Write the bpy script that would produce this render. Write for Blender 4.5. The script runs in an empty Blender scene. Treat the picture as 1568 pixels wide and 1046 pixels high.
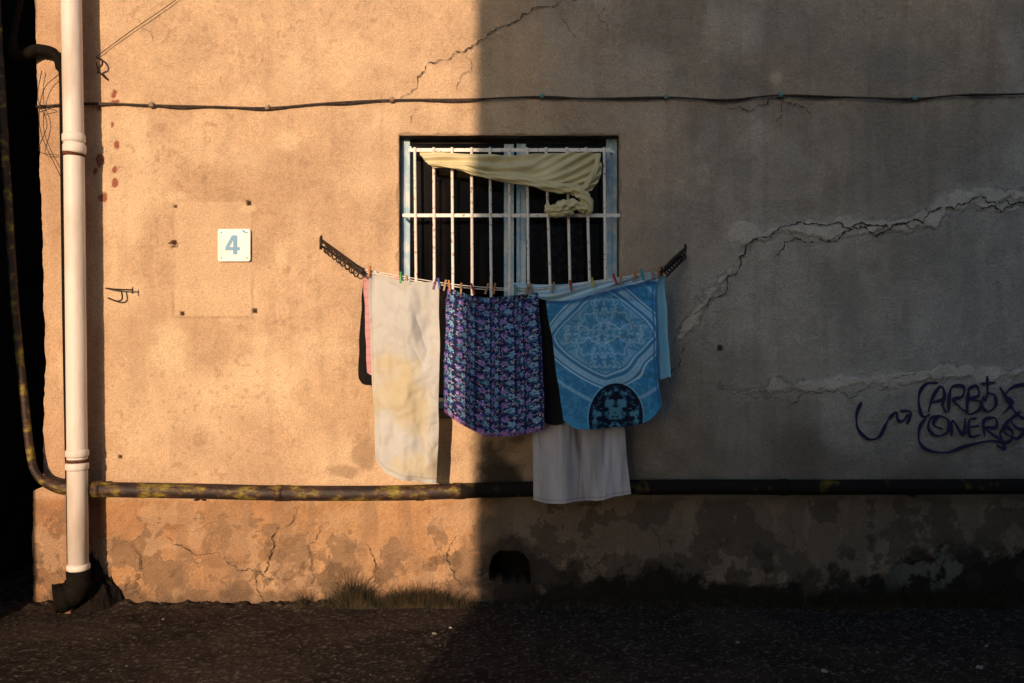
import bpy, math, numpy as np, random
from mathutils import Vector
random.seed(4); rng=np.random.default_rng(7)
D=5.4; H=1.675; K=240.0
def P(px,py,y=0.0):
    s=(D+y)/D
    return ((px-784)/K*s, y, H-(py-523)/K*s)
scene=bpy.context.scene
# ---------------------------------------------------------------- noise
TAB=rng.random((512,512))
def vnoise(x,z,s,seed=0):
    x=np.asarray(x,float)*s+seed*17.37+1000; z=np.asarray(z,float)*s+seed*9.71+1000
    xi=np.floor(x).astype(int); zi=np.floor(z).astype(int); fx=x-xi; fz=z-zi
    fx=fx*fx*(3-2*fx); fz=fz*fz*(3-2*fz)
    a=TAB[xi%512,zi%512]; b=TAB[(xi+1)%512,zi%512]; c=TAB[xi%512,(zi+1)%512]; d=TAB[(xi+1)%512,(zi+1)%512]
    return (a*(1-fx)+b*fx)*(1-fz)+(c*(1-fx)+d*fx)*fz
def fbm(x,z,s,seed=0,o=4,g=.5,st=1.9):
    t=0;a=1;w=0
    for i in range(o):
        t=t+a*vnoise(x,z,s*2**i,seed+i*3.1); w+=a; a*=g
    return np.clip((t/w-.5)*st+.5,0,1)
def sm(a,b,x):
    t=np.clip((x-a)/(b-a),0,1); return t*t*(3-2*t)
def mix(c,col,m):
    return c*(1-m[...,None])+np.array(col)*m[...,None]
def voro(x,z,s,seed=0):
    x=np.asarray(x)*s+seed*31.7+500; z=np.asarray(z)*s+500
    xi=np.floor(x).astype(int); zi=np.floor(z).astype(int)
    best=np.full(x.shape,9.); idn=np.zeros(x.shape)
    for i in(-1,0,1):
        for j in(-1,0,1):
            cx=xi+i; cz=zi+j
            dx=cx+TAB[cx%512,cz%512]-x; dz=cz+TAB[(cx+77)%512,(cz+31)%512]-z
            d=np.sqrt(dx*dx+dz*dz); m=d<best
            best=np.where(m,d,best); idn=np.where(m,TAB[(cx+200)%512,(cz+99)%512],idn)
    return best,idn
def polydist(PX,PY,pts):
    d=np.full(PX.shape,1e9)
    for (x0,y0),(x1,y1) in zip(pts[:-1],pts[1:]):
        vx=x1-x0; vy=y1-y0; L=vx*vx+vy*vy+1e-9
        t=np.clip(((PX-x0)*vx+(PY-y0)*vy)/L,0,1)
        d=np.minimum(d,np.hypot(PX-x0-t*vx,PY-y0-t*vy))
    return d
# ---------------------------------------------------------------- mesh helpers
def mk(name,verts,faces,mats,mi=None,parent=None,smooth=True,cols=None,bevel=0):
    me=bpy.data.meshes.new(name); me.from_pydata(verts,[],faces)
    for m in mats: me.materials.append(m)
    if mi is not None: me.polygons.foreach_set('material_index',mi)
    me.polygons.foreach_set('use_smooth',[smooth]*len(me.polygons))
    me.update()
    ob=bpy.data.objects.new(name,me); scene.collection.objects.link(ob)
    if parent: ob.parent=parent
    if bevel:
        b=ob.modifiers.new('b','BEVEL'); b.width=bevel; b.segments=2; b.limit_method='ANGLE'
    return ob
def empty(name):
    e=bpy.data.objects.new(name,None); scene.collection.objects.link(e); return e
def grid(name,X,Y,Z,mat,cols=None,mask=None,parent=None):
    n,m=X.shape; idx=np.arange(n*m).reshape(n,m)
    f=np.stack([idx[:-1,:-1],idx[:-1,1:],idx[1:,1:],idx[1:,:-1]],-1)
    if mask is not None: f=f[mask]
    f=f.reshape(-1,4)
    me=bpy.data.meshes.new(name)
    me.vertices.add(n*m); me.vertices.foreach_set('co',np.stack([X,Y,Z],-1).astype(np.float32).ravel())
    me.loops.add(f.size); me.loops.foreach_set('vertex_index',f.astype(np.int32).ravel())
    me.polygons.add(len(f)); me.polygons.foreach_set('loop_start',np.arange(0,f.size,4,dtype=np.int32))
    me.update(calc_edges=True); me.validate()
    me.polygons.foreach_set('use_smooth',[True]*len(me.polygons))
    me.materials.append(mat)
    if cols is not None:
        c=np.ones((n,m,4),np.float32); c[...,:3]=np.clip(cols,0,1)
        a=me.color_attributes.new('Col','FLOAT_COLOR','POINT'); a.data.foreach_set('color',c.ravel())
    ob=bpy.data.objects.new(name,me); scene.collection.objects.link(ob)
    if parent: ob.parent=parent
    return ob
class MB:
    def __init__(s): s.v=[];s.f=[];s.mi=[]
    def add(s,v,f,m=0):
        o=len(s.v); s.v+= [tuple(a) for a in v]; s.f+=[tuple(i+o for i in q) for q in f]; s.mi+=[m]*len(f)
    def tube(s,pts,r,seg=10,m=0,flat=1.0):
        pts=[Vector(p) for p in pts]; n=len(pts)
        rs=r if isinstance(r,(list,tuple)) else [r]*n
        V=[];F=[]; up=None
        for i,p in enumerate(pts):
            t=(pts[min(i+1,n-1)]-pts[max(i-1,0)]).normalized()
            if up is None:
                up=Vector((0,1,0)) if abs(t.y)<.9 else Vector((0,0,1))
            up=(up-t*up.dot(t)).normalized(); b=t.cross(up)
            for k in range(seg):
                a=2*math.pi*k/seg; V.append(p+(up*math.cos(a)*flat+b*math.sin(a))*rs[i])
        for i in range(n-1):
            for k in range(seg):
                k2=(k+1)%seg; F.append((i*seg+k,i*seg+k2,(i+1)*seg+k2,(i+1)*seg+k))
        F.append(tuple(range(seg))[::-1]); F.append(tuple((n-1)*seg+k for k in range(seg)))
        s.add(V,F,m)
    def box(s,x0,x1,y0,y1,z0,z1,m=0):
        V=[(x,y,z) for x in(x0,x1) for y in(y0,y1) for z in(z0,z1)]
        s.add(V,[(0,1,3,2),(4,6,7,5),(0,4,5,1),(2,3,7,6),(0,2,6,4),(1,5,7,3)],m)
    def build(s,name,mats,parent=None,smooth=True,bevel=0):
        return mk(name,s.v,s.f,mats,s.mi,parent,smooth,None,bevel)
def cr(pts,n=8):
    p=[np.array(a,float) for a in pts]; p=[2*p[0]-p[1]]+p+[2*p[-1]-p[-2]]; out=[]
    for i in range(1,len(p)-2):
        for k in range(n):
            t=k/n; a,b,c,d=p[i-1],p[i],p[i+1],p[i+2]
            out.append(.5*((2*b)+(-a+c)*t+(2*a-5*b+4*c-d)*t*t+(-a+3*b-3*c+d)*t**3))
    out.append(p[-2]); return [tuple(o) for o in out]
def ribbon(M,pts,w,y0,dy=0.0,m=0):
    n=len(pts); V=[];F=[]
    for i,p in enumerate(pts):
        a=np.array(pts[max(i-1,0)]); b=np.array(pts[min(i+1,n-1)]); t=b-a; t=t/(np.linalg.norm(t)+1e-9)
        nn=np.array([-t[1],t[0]]); ww=(w[i] if hasattr(w,'__len__') else w)*K/2
        for sgn in(-1,1):
            q=np.array(p)+nn*ww*sgn; V.append(P(q[0],q[1],0)[:1]+(y0-dy*i/n,)+P(q[0],q[1],0)[2:])
    for i in range(n-1): F.append((2*i,2*i+1,2*i+3,2*i+2))
    M.add(V,F,m)
# ---------------------------------------------------------------- materials
def nm(name):
    m=bpy.data.materials.new(name); m.use_nodes=True; nt=m.node_tree
    return m,nt,nt.nodes['Principled BSDF']
def mat_simple(name,c1,c2=None,scale=8,rough=.7,bump=.0,bscale=60,metal=0,thr=(.4,.6),spec=.3,detail=4,stretch=None):
    m,nt,b=nm(name); N=nt.nodes; L=nt.links
    b.inputs['Roughness'].default_value=rough; b.inputs['Metallic'].default_value=metal
    b.inputs['Specular IOR Level'].default_value=spec
    tc=N.new('ShaderNodeTexCoord'); src=tc.outputs['Object']
    if stretch:
        mp=N.new('ShaderNodeMapping'); mp.inputs['Scale'].default_value=stretch; L.new(src,mp.inputs[0]); src=mp.outputs[0]
    n=N.new('ShaderNodeTexNoise'); n.inputs['Scale'].default_value=scale; n.inputs['Detail'].default_value=detail; L.new(src,n.inputs['Vector'])
    r=N.new('ShaderNodeValToRGB'); r.color_ramp.elements[0].position=thr[0]; r.color_ramp.elements[1].position=thr[1]
    r.color_ramp.elements[0].color=(*c1,1); r.color_ramp.elements[1].color=(*(c2 or tuple(x*.75 for x in c1)),1)
    L.new(n.outputs['Fac'],r.inputs[0]); L.new(r.outputs[0],b.inputs['Base Color'])
    if bump:
        n2=N.new('ShaderNodeTexNoise'); n2.inputs['Scale'].default_value=bscale; n2.inputs['Detail'].default_value=3; L.new(src,n2.inputs['Vector'])
        bp=N.new('ShaderNodeBump'); bp.inputs['Strength'].default_value=bump; bp.inputs['Distance'].default_value=.01
        L.new(n2.outputs['Fac'],bp.inputs['Height']); L.new(bp.outputs[0],b.inputs['Normal'])
    return m
def mat_attr(name,rough=.95,bump=.5,bscale=90,spec=.15,var=.25,vscale=160,trans=0,bdist=.004,det=4):
    m,nt,b=nm(name); N=nt.nodes; L=nt.links
    b.inputs['Roughness'].default_value=rough; b.inputs['Specular IOR Level'].default_value=spec
    at=N.new('ShaderNodeAttribute'); at.attribute_name='Col'
    tc=N.new('ShaderNodeTexCoord')
    n=N.new('ShaderNodeTexNoise'); n.inputs['Scale'].default_value=vscale; n.inputs['Detail'].default_value=2; L.new(tc.outputs['Object'],n.inputs['Vector'])
    mr=N.new('ShaderNodeMapRange'); mr.inputs[1].default_value=.3; mr.inputs[2].default_value=.7; mr.inputs[3].default_value=1-var; mr.inputs[4].default_value=1+var
    L.new(n.outputs['Fac'],mr.inputs[0])
    mx=N.new('ShaderNodeVectorMath'); mx.operation='SCALE'; L.new(at.outputs['Color'],mx.inputs[0]); L.new(mr.outputs[0],mx.inputs['Scale'])
    L.new(mx.outputs[0],b.inputs['Base Color'])
    n2=N.new('ShaderNodeTexNoise'); n2.inputs['Scale'].default_value=bscale; n2.inputs['Detail'].default_value=det; n2.inputs['Roughness'].default_value=.65; L.new(tc.outputs['Object'],n2.inputs['Vector'])
    bp=N.new('ShaderNodeBump'); bp.inputs['Strength'].default_value=bump; bp.inputs['Distance'].default_value=bdist
    L.new(n2.outputs['Fac'],bp.inputs['Height']); L.new(bp.outputs[0],b.inputs['Normal'])
    if trans:
        t=N.new('ShaderNodeBsdfTranslucent'); L.new(mx.outputs[0],t.inputs[0]); ms=N.new('ShaderNodeMixShader'); ms.inputs[0].default_value=trans
        L.new(b.outputs[0],ms.inputs[1]); L.new(t.outputs[0],ms.inputs[2]); L.new(ms.outputs[0],N['Material Output'].inputs[0])
    return m
M_wall=mat_attr('stucco',bump=.95,bscale=75,bdist=.012,var=.18,vscale=120)
M_ground=mat_attr('asphalt',bump=.8,bscale=130,bdist=.006,var=.65,vscale=170,rough=.9,spec=.08)
M_cloth=mat_attr('cloth',bump=.25,bscale=500,bdist=.001,var=.05,vscale=500,trans=.18,det=1)
M_white=mat_simple('white_pipe_paint',(.72,.68,.64),(.50,.42,.36),scale=6,rough=.5,bump=.15,bscale=40,thr=(.48,.78),stretch=(1,1,.35))
M_bar=mat_simple('bar_paint',(.80,.78,.74),(.35,.22,.14),scale=45,rough=.5,thr=(.58,.70))
M_blue=mat_simple('blue_frame_paint',(.30,.50,.66),(.55,.66,.73),scale=14,rough=.6,bump=.2,bscale=60)
M_black=mat_simple('black_iron',(.018,.014,.012),(.07,.035,.02),scale=40,rough=.6,bump=.4,bscale=90,thr=(.5,.7))
M_dk=mat_simple('bitumen_iron',(.008,.007,.006),(.016,.011,.009),scale=40,rough=.85,bump=.4,bscale=90,thr=(.5,.7),spec=.08)
M_gas_shade=mat_simple('gas_pipe_shade',(.012,.010,.009),(.10,.075,.015),scale=7,rough=.8,bump=.4,bscale=60,thr=(.62,.72),spec=.1)  # shaded copy of the gas pipe paint, shadow put into the colour
M_shade_dark=mat_simple('shade_dark',(.012,.011,.01),(.03,.025,.02),scale=6,rough=.95)  # near-black with shade put into the colour: passage walls, window head
M_room=mat_simple('dark_room',(.006,.005,.005),(.012,.01,.008),scale=3,rough=1,spec=0)
M_crack=mat_simple('crack',(.045,.032,.025),(.07,.055,.04),scale=30,rough=1,spec=0)
M_graf=mat_simple('spray_paint',(.010,.010,.045),(.02,.02,.07),scale=60,rough=.7)
M_grass=mat_simple('dry_grass',(.018,.018,.009),(.05,.036,.018),scale=20,rough=.8)
M_stone=mat_simple('pebble',(.045,.04,.036),(.09,.08,.07),scale=9,rough=.9)
M_cable=mat_simple('cable',(.03,.022,.018),(.07,.045,.03),scale=30,rough=.6)
M_teal=mat_simple('clip',(.1,.35,.35),(.2,.2,.18),scale=60,rough=.5)
M_rust=mat_simple('rust',(.06,.02,.012),(.14,.05,.03),scale=60,rough=.9)
M_plaster2=mat_simple('opposite_plaster',(.42,.42,.42),(.36,.36,.37),scale=3,rough=.95,bump=.3)
M_roof=mat_simple('roof_sheet',(.12,.07,.05),(.08,.05,.04),scale=5,rough=.7)
M_plate=mat_simple('enamel',(.68,.72,.74),(.62,.64,.64),scale=14,rough=.35)
M_num=mat_simple('enamel_blue',(.04,.22,.44),(.06,.27,.48),scale=20,rough=.4)
m,nt,b=nm('gas_pipe_paint'); N=nt.nodes; L=nt.links; tc=N.new('ShaderNodeTexCoord')
mp=N.new('ShaderNodeMapping'); mp.inputs['Scale'].default_value=(.45,1,1); L.new(tc.outputs['Object'],mp.inputs[0])
n=N.new('ShaderNodeTexNoise'); n.inputs['Scale'].default_value=11; n.inputs['Detail'].default_value=8; n.inputs['Roughness'].default_value=.7; L.new(mp.outputs[0],n.inputs['Vector'])
r=N.new('ShaderNodeValToRGB'); e=r.color_ramp.elements; e[0].position=.45; e[0].color=(.012,.008,.006,1); e[1].position=.66; e[1].color=(.30,.24,.02,1)
x=e.new(.52); x.color=(.05,.022,.012,1); x=e.new(.57); x.color=(.13,.10,.015,1)
L.new(n.outputs['Fac'],r.inputs[0]); L.new(r.outputs[0],b.inputs['Base Color']); b.inputs['Roughness'].default_value=.65
bp=N.new('ShaderNodeBump'); bp.inputs['Strength'].default_value=.5; bp.inputs['Distance'].default_value=.006; L.new(n.outputs['Fac'],bp.inputs['Height']); L.new(bp.outputs[0],b.inputs['Normal']); M_gas=m
m,nt,b=nm('glass'); N=nt.nodes; L=nt.links
tr=N.new('ShaderNodeBsdfTransparent'); tr.inputs[0].default_value=(.6,.62,.62,1); gl=N.new('ShaderNodeBsdfGlossy'); gl.inputs['Roughness'].default_value=.05
ms=N.new('ShaderNodeMixShader'); ms.inputs[0].default_value=.04; L.new(tr.outputs[0],ms.inputs[1]); L.new(gl.outputs[0],ms.inputs[2]); L.new(ms.outputs[0],N['Material Output'].inputs[0]); M_glass=m
# ---------------------------------------------------------------- wall
BAND1=[(1036,522),(1060,490),(1085,455),(1110,422),(1135,392),(1155,370),(1185,352),(1215,350),(1260,352),(1330,348),(1395,344),(1425,335),(1445,316),(1490,302),(1568,298),(1720,294)]
BAND2=[(1102,592),(1150,598),(1200,592),(1260,590),(1320,582),(1380,580),(1430,572),(1500,575),(1600,563),(1720,560)]
WX0,WX1,WZ0,WZ1=(611-784)/K,(948-784)/K,H-(628-523)/K,H-(207-523)/K
def wall_fields(X,Z):
    PX=784+K*X; PY=523+K*(H-Z)
    n1=fbm(X,Z,1.1,1,5); n2=fbm(X,Z,3.5,2,5,.52); n3=fbm(X,Z,13,3,4); n4=fbm(X,Z,55,4,2); nst=fbm(X*6,Z*.7,3,8,4); n5=fbm(X,Z,6.5,11,6,.6)
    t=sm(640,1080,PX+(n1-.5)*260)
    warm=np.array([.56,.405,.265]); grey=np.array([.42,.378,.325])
    c=warm[None,None]*(1-t[...,None])+grey*t[...,None]  # plaster greyer to the right, its darkening partly painted-in shade
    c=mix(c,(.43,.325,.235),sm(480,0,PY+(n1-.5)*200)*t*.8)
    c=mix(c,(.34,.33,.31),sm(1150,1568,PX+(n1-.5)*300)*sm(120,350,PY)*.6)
    c=c*((.88+.24*n2)*(.93+.14*n3)*(.95+.10*n4))[...,None]
    yw=fbm(X,Z,1.5,21,6,.55)
    c=mix(c,(.71,.57,.385),sm(.48,.90,yw)*.55*(1-t))
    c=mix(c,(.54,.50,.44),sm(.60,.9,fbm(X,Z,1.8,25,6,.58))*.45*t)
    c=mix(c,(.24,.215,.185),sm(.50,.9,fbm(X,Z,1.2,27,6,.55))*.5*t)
    c=mix(c,(.40,.27,.17),sm(.52,.95,fbm(X,Z,1.1,31,6,.55))*.36*(1-t))
    c=mix(c,(.46,.27,.165),sm(230,60,PX+(n2-.5)*120)*.4)
    c=c*(1-.10*sm(.52,.8,nst)*t)[...,None]
    c=c*(1-.07*sm(.5,.85,fbm(X*5,Z*.5,3,98,5))*(1-t))[...,None]
    c=mix(c,(.30,.18,.11),sm(.86,.94,fbm(X,Z,30,37,3))*sm(.5,.8,n1)*.35)
    disp=np.zeros(X.shape)
    def spot(px,py,rx,ry,col,a,jag=.5,dd=0,edge=.8):
        nonlocal c,disp
        d=np.hypot((PX-px)/rx,(PY-py)/ry)+(n5-.5)*jag*2
        mm=sm(1.05,edge,d)*a; c=mix(c,col,mm); disp+=mm*dd
    for q in [(436,212,20,20),(262,535,24,46),(430,395,12,40),(395,520,12,12),(270,300,40,9),(1189,122,11,11),(120,30,8,20),(385,318,18,7),(85,580,9,42)]:
        spot(*q,(.73,.60,.40),.42,.7,0,.35)
    for q in [(455,345,36,60),(350,240,80,36),(560,260,50,70),(300,640,80,36),(640,760,60,18),(520,90,110,50)]:
        spot(*q,(.72,.59,.40),.30,.6,0,-.1)
    for q in [(560,695,30,28),(530,722,30,14),(420,845,34,22),(345,860,40,9),(250,800,34,12)]:
        spot(*q,(.28,.19,.12),.6,.6,0,.5)
    for q in [(1300,440,60,50),(1440,400,50,50),(1130,250,50,30),(940,330,14,120),(1240,700,70,26),(1400,100,90,40),(1100,120,60,30)]:
        spot(*q,(.27,.245,.215),.5,.7,0,.2)
    ins=sm(0,3,PX-266)*sm(0,3,386-PX)*sm(0,3,PY-308)*sm(0,3,486-PY)
    c=mix(c,(.63,.48,.32),ins*.5); disp+=ins*.002
    edge=np.maximum(np.abs(PX-326)-60,np.abs(PY-397)-88); c=c*(1-.20*np.exp(-((edge-1)/2.0)**2)*sm(.30,.6,n2))[...,None]
    c=mix(c,(.72,.59,.40),sm(12,4,np.abs(edge-6)+n3*8)*sm(.5,.7,n2)*.35)
    for (hx,hy) in [(268,316),(381,311),(266,371),(279,480),(390,476),(1103,533),(184,700)]:
        mm=sm(5.5,3.5,np.maximum(np.abs(PX-hx),np.abs(PY-hy))+n3*2.5); c=mix(c,(.05,.03,.02),mm); disp-=mm*.012
    for (hx,hy,a,bb) in [(176,142,6,15),(178,156,9,6),(152,245,6,13),(146,262,5,8),(178,222,4,6),(176,280,4,7),(158,303,6,8),(150,165,5,6),(175,260,3,5),(172,190,3,5)]:
        spot(hx,hy,a,bb,(.24,.05,.03),.85,1.0)
    for pts,w in((BAND1,9.5),(BAND2,8)):
        sel=(PX>1010)
        nz=fbm(X,Z,8,91,6,.65)
        d=polydist(PX,PY,pts)+(nz-.5)*21
        wv=w*(.75+.5*fbm(X,Z,2.2,93,2))
        mm=sm(wv,wv-4,d)*sel; c=mix(c,(.66,.60,.51),mm*(.42+.4*n3)); disp+=mm*.009
        halo=sm(wv+16,wv,d)*sel*(1-mm); c=mix(c,(.50,.46,.40),halo*.4)
        lip=np.exp(-((d-wv-1.5)/1.6)**2)*sel*sm(.5,.7,n2); c=c*(1-.40*lip)[...,None]
    spot(1140,352,20,16,(.66,.6,.52),.6,.6,.005); spot(1530,318,40,6,(.6,.55,.48),.7,.5,.006)
    spot(1560,420,60,30,(.46,.42,.38),.3,.6)
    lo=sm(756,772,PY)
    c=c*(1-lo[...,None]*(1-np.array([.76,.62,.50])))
    pn=n5+.20*sm(770,860,PY)-.15
    peel=sm(.475,.505,pn)*lo*(1-t)*sm(765,800,PY)
    c=mix(c,(.19,.13,.085),peel*.78*(.7+.3*n3)); disp-=peel*.005
    c=mix(c,(.62,.46,.30),np.exp(-((pn-.46)/.012)**2)*lo*(1-t)*sm(790,830,PY)*.45)
    peel2=sm(.56,.62,fbm(X,Z,5,44,7,.62))*lo
    c=mix(c,(.47,.32,.20),peel2*.6*(1-t)); disp+=peel2*.003
    peel3=sm(.58,.64,fbm(X,Z,9,47,6,.66))*sm(790,880,PY)*(1-t); c=mix(c,(.12,.08,.052),peel3*.7); disp-=peel3*.003
    c=mix(c,(.28,.18,.11),sm(.5,.75,fbm(X*3,Z*.6,3,49,5))*lo*(1-t)*.5)
    rim=sm(890,922,PY+(n3-.5)*24); c=mix(c,(.13,.09,.06),rim*.8*(1-t))
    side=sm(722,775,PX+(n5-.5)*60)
    painted_shade=sm(560,800,PY+(n2-.5)*140)*side; c=mix(c,(.13,.105,.085),painted_shade*.82)  # shade deepening down the wall, painted into its colour
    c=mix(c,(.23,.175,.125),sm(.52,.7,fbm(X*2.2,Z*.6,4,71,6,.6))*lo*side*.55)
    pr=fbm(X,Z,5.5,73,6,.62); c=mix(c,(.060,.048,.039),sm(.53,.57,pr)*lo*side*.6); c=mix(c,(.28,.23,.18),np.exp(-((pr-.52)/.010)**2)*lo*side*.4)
    spot(768,715,46,90,(.028,.024,.021),.92,.45,0,.15)  # shadow below the laundry, painted into the wall colour
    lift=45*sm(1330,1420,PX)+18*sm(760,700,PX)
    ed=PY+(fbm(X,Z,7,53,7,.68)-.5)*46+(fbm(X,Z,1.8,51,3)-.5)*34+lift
    mould_shade=sm(878,896,ed)*side; c=mix(c,(.014,.012,.010),mould_shade*.96); disp-=mould_shade*.008  # mould, its black also standing in for shade at the wall foot
    cl=sm(.62,.70,fbm(X,Z,3.8,61,7,.64))*mould_shade*sm(1250,1450,PX); c=mix(c,(.24,.22,.19),cl*.5)
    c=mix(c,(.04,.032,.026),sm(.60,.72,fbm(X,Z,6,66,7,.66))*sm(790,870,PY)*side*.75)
    dx=(PX-781)/31
    ar=(np.abs(dx)<1)&(PY>870-27*np.sqrt(np.clip(1-dx*dx,0,1))+(n3-.5)*5)&(PY<892+(n3-.5)*8)
    r2=np.hypot((PX-781)/56,(PY-872)/60); c=mix(c,(.035,.028,.024),sm(1.15,.6,r2+(n5-.5)*.5)*(~ar)*.8)
    c=mix(c,(.008,.007,.006),ar*.97); disp-=ar*.22
    Y=-(disp+(n4-.5)*.0032+(n2-.5)*.009+(n3-.5)*.0045)
    return c,Y
building=empty('plaster_building')
XL=-3.05; XK=-2.75
def edge_x(Z):
    PY=523+K*(H-Z); px=np.interp(PY,[-600,0,540,745,752,1000],[40,53,70,66,50,50])+2.5*(vnoise(Z,Z*0,9,3)-.5)+2*(vnoise(Z,Z*0,33,5)-.5); return (px-784)/K
def lin(a,b,s): return np.linspace(a,b,max(2,int(round(abs(b-a)/s))+1))
def wallgrid(name,xs,zs):
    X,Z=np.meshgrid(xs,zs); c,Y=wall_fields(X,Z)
    xe=edge_x(Z); Xn=np.where(X<XK,xe+(X-XL)*(XK-xe)/(XK-XL),X)
    cx=(xs[:-1]+xs[1:])/2; cz=(zs[:-1]+zs[1:])/2; CX,CZ=np.meshgrid(cx,cz)
    mask=~((CX>WX0)&(CX<WX1)&(CZ>WZ0)&(CZ<WZ1))
    ed=np.maximum(np.maximum(WX0-X,X-WX1),np.maximum(WZ0-Z,Z-WZ1)); chip=sm(.018,.0,ed+.02*(fbm(X,Z,14,17,4)-.4)); Y=Y+chip*.010
    c=c*(1-.35*chip)[...,None]
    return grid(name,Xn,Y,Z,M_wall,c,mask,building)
s=.0066
xs=np.unique(np.concatenate([lin(XL,WX0,s),lin(WX0,WX1,s),lin(WX1,3.6,s)]))
zs=np.unique(np.concatenate([lin(-.12,WZ0,s),lin(WZ0,WZ1,s),lin(WZ1,4.1,s)]))
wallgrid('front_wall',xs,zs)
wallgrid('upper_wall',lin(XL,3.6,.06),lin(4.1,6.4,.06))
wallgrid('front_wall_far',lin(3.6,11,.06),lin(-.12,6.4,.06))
zz=np.unique(np.concatenate([lin(-.12,4.1,.02),lin(4.1,6.4,.06)])); yy=lin(0.0,4,.06)
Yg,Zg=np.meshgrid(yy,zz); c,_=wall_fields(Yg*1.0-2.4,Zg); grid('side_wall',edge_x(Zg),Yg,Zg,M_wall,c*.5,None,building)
B=MB(); B.box(-3.25,11.2,-.35,4.2,6.4,6.55,0); B.build('roof_eave',[M_roof],building,False,.01)
B=MB(); B.box(-3.0,11,3.9,4,-.1,6.4,0); B.box(10.9,11,.01,3.9,-.1,6.4,0); B.build('rear_wall',[M_shade_dark],building,False)
B=MB(); d0,d1=-.004,.17
B.box(WX0-.05,WX0-.0,d0+.022,d1,WZ0,WZ1,0); B.box(WX1,WX1+.05,d0+.022,d1,WZ0,WZ1,0)
B.box(WX0-.05,WX1+.05,d0+.022,d1,WZ1,WZ1+.05,0); B.box(WX0-.05,WX1+.05,-.03,d1,WZ0-.05,WZ0,0)
B.build('window_reveal',[mat_simple('reveal',(.08,.065,.055),(.16,.125,.1),scale=12,rough=.95,bump=.5)],building,False,.004)
B=MB(); ya,yb=.10,.15
B.box(WX0+.001,WX0+.058,ya,yb,WZ0+.001,WZ1-.001); B.box(WX1-.070,WX1-.001,ya,yb,WZ0+.001,WZ1-.001)
B.box(WX0+.020,WX0+.026,ya-.008,ya-.001,WZ0+.01,WZ1-.01); B.box(WX1-.040,WX1-.032,ya-.008,ya-.001,WZ0+.01,WZ1-.01)
B.box(WX0+.059,WX1-.071,ya+.02,yb,WZ1-.028,WZ1-.001,1); B.box(WX0+.059,WX1-.071,ya+.01,yb,WZ0+.001,WZ0+.06)  # top rail coloured near-black in place of the lintel shadow
cx=(789-784)/K
B.box(cx-.073,cx-.008,ya+.012,yb,WZ0+.062,WZ1-.030); B.box(cx+.008,cx+.070,ya+.004,yb,WZ0+.062,WZ1-.030)
B.box(cx+.022,cx+.032,ya-.006,ya+.003,WZ0+.062,WZ1-.032)
B.build('window_frame',[M_blue,M_shade_dark],building,False,.003)
B=MB(); B.box(WX0+.05,cx-.06,.128,.132,WZ0+.05,WZ1-.03); B.box(cx+.06,WX1-.06,.128,.132,WZ0+.05,WZ1-.03); B.build('window_glass',[M_glass],building,False)
B=MB(); x0,x1,z0,z1=WX0-.4,WX1+.4,WZ0-.2,WZ1+.1
B.add([(x0,.172,z0),(x1,.172,z0),(x1,2,z0),(x0,2,z0),(x0,.172,z1),(x1,.172,z1),(x1,2,z1),(x0,2,z1)],[(0,1,2,3),(4,5,6,7),(0,3,7,4),(1,2,6,5),(3,2,6,7)])
B.build('room_interior',[M_room],building,False)
U,V=np.meshgrid(np.linspace(0,1,140),np.linspace(0,1,160)); X=.20+U*.30; Z=2.75-V*1.45; Y=.3+.02*np.sin(U*40)
lace=(fbm(X,Z,34,3,3)>.55)*1.; cc=np.ones(X.shape+(3,))*.015; cc=mix(cc,(.09,.11,.12),lace*.8); grid('drape',X,Y,Z,M_cloth,cc,None,building)
X=-.56+U*.12; Y=.32+.012*np.sin(U*20); cc=np.ones(X.shape+(3,))*np.array((.05,.025,.018)); grid('drape_left',X,Y,Z,M_cloth,cc*(.5+fbm(X,Z,20,5,3))[...,None],None,building)
B=MB(); gy=-.012
for py,a,b_ in((230,626,936),(330,617,949),(612,617,949)):
    p=P(a,py,gy); q=P(b_,py,gy); B.box(p[0],q[0],gy-.006,gy+.006,p[2]-.011,p[2]+.011)
bars=[(635,637),(664,664),(692,693),(722,722),(750,752),(780,779),(807,809),(836,846),(868,875),(897,906),(925,927)]
for a,b_ in bars:
    B.tube([P(a,226,gy-.012),P((a+b_)/2+1,420,gy-.012),P(b_,616,gy-.012)],.0092,8)
for px,py in((618,330),(948,330),(628,226),(938,232)):
    p=P(px,py,gy); B.tube([(p[0],gy,p[2]),(p[0],.06,p[2])],.009,8)
B.build('window_grille',[M_bar],building,False)
def jag(pts,n=4,amp=.28,seed=0):
    r=random.Random(seed); p=[tuple(a) for a in pts]
    for it in range(n):
        q=[p[0]]
        for a,b_ in zip(p[:-1],p[1:]):
            L_=math.hypot(b_[0]-a[0],b_[1]-a[1])
            if L_<5: q.append(b_); continue
            o=(r.random()-.5)*amp*L_; mx_,my=(a[0]+b_[0])/2,(a[1]+b_[1])/2
            q.append((mx_-(b_[1]-a[1])/L_*o,my+(b_[0]-a[0])/L_*o)); q.append(b_)
        p=q
    return p
B=MB()
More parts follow.
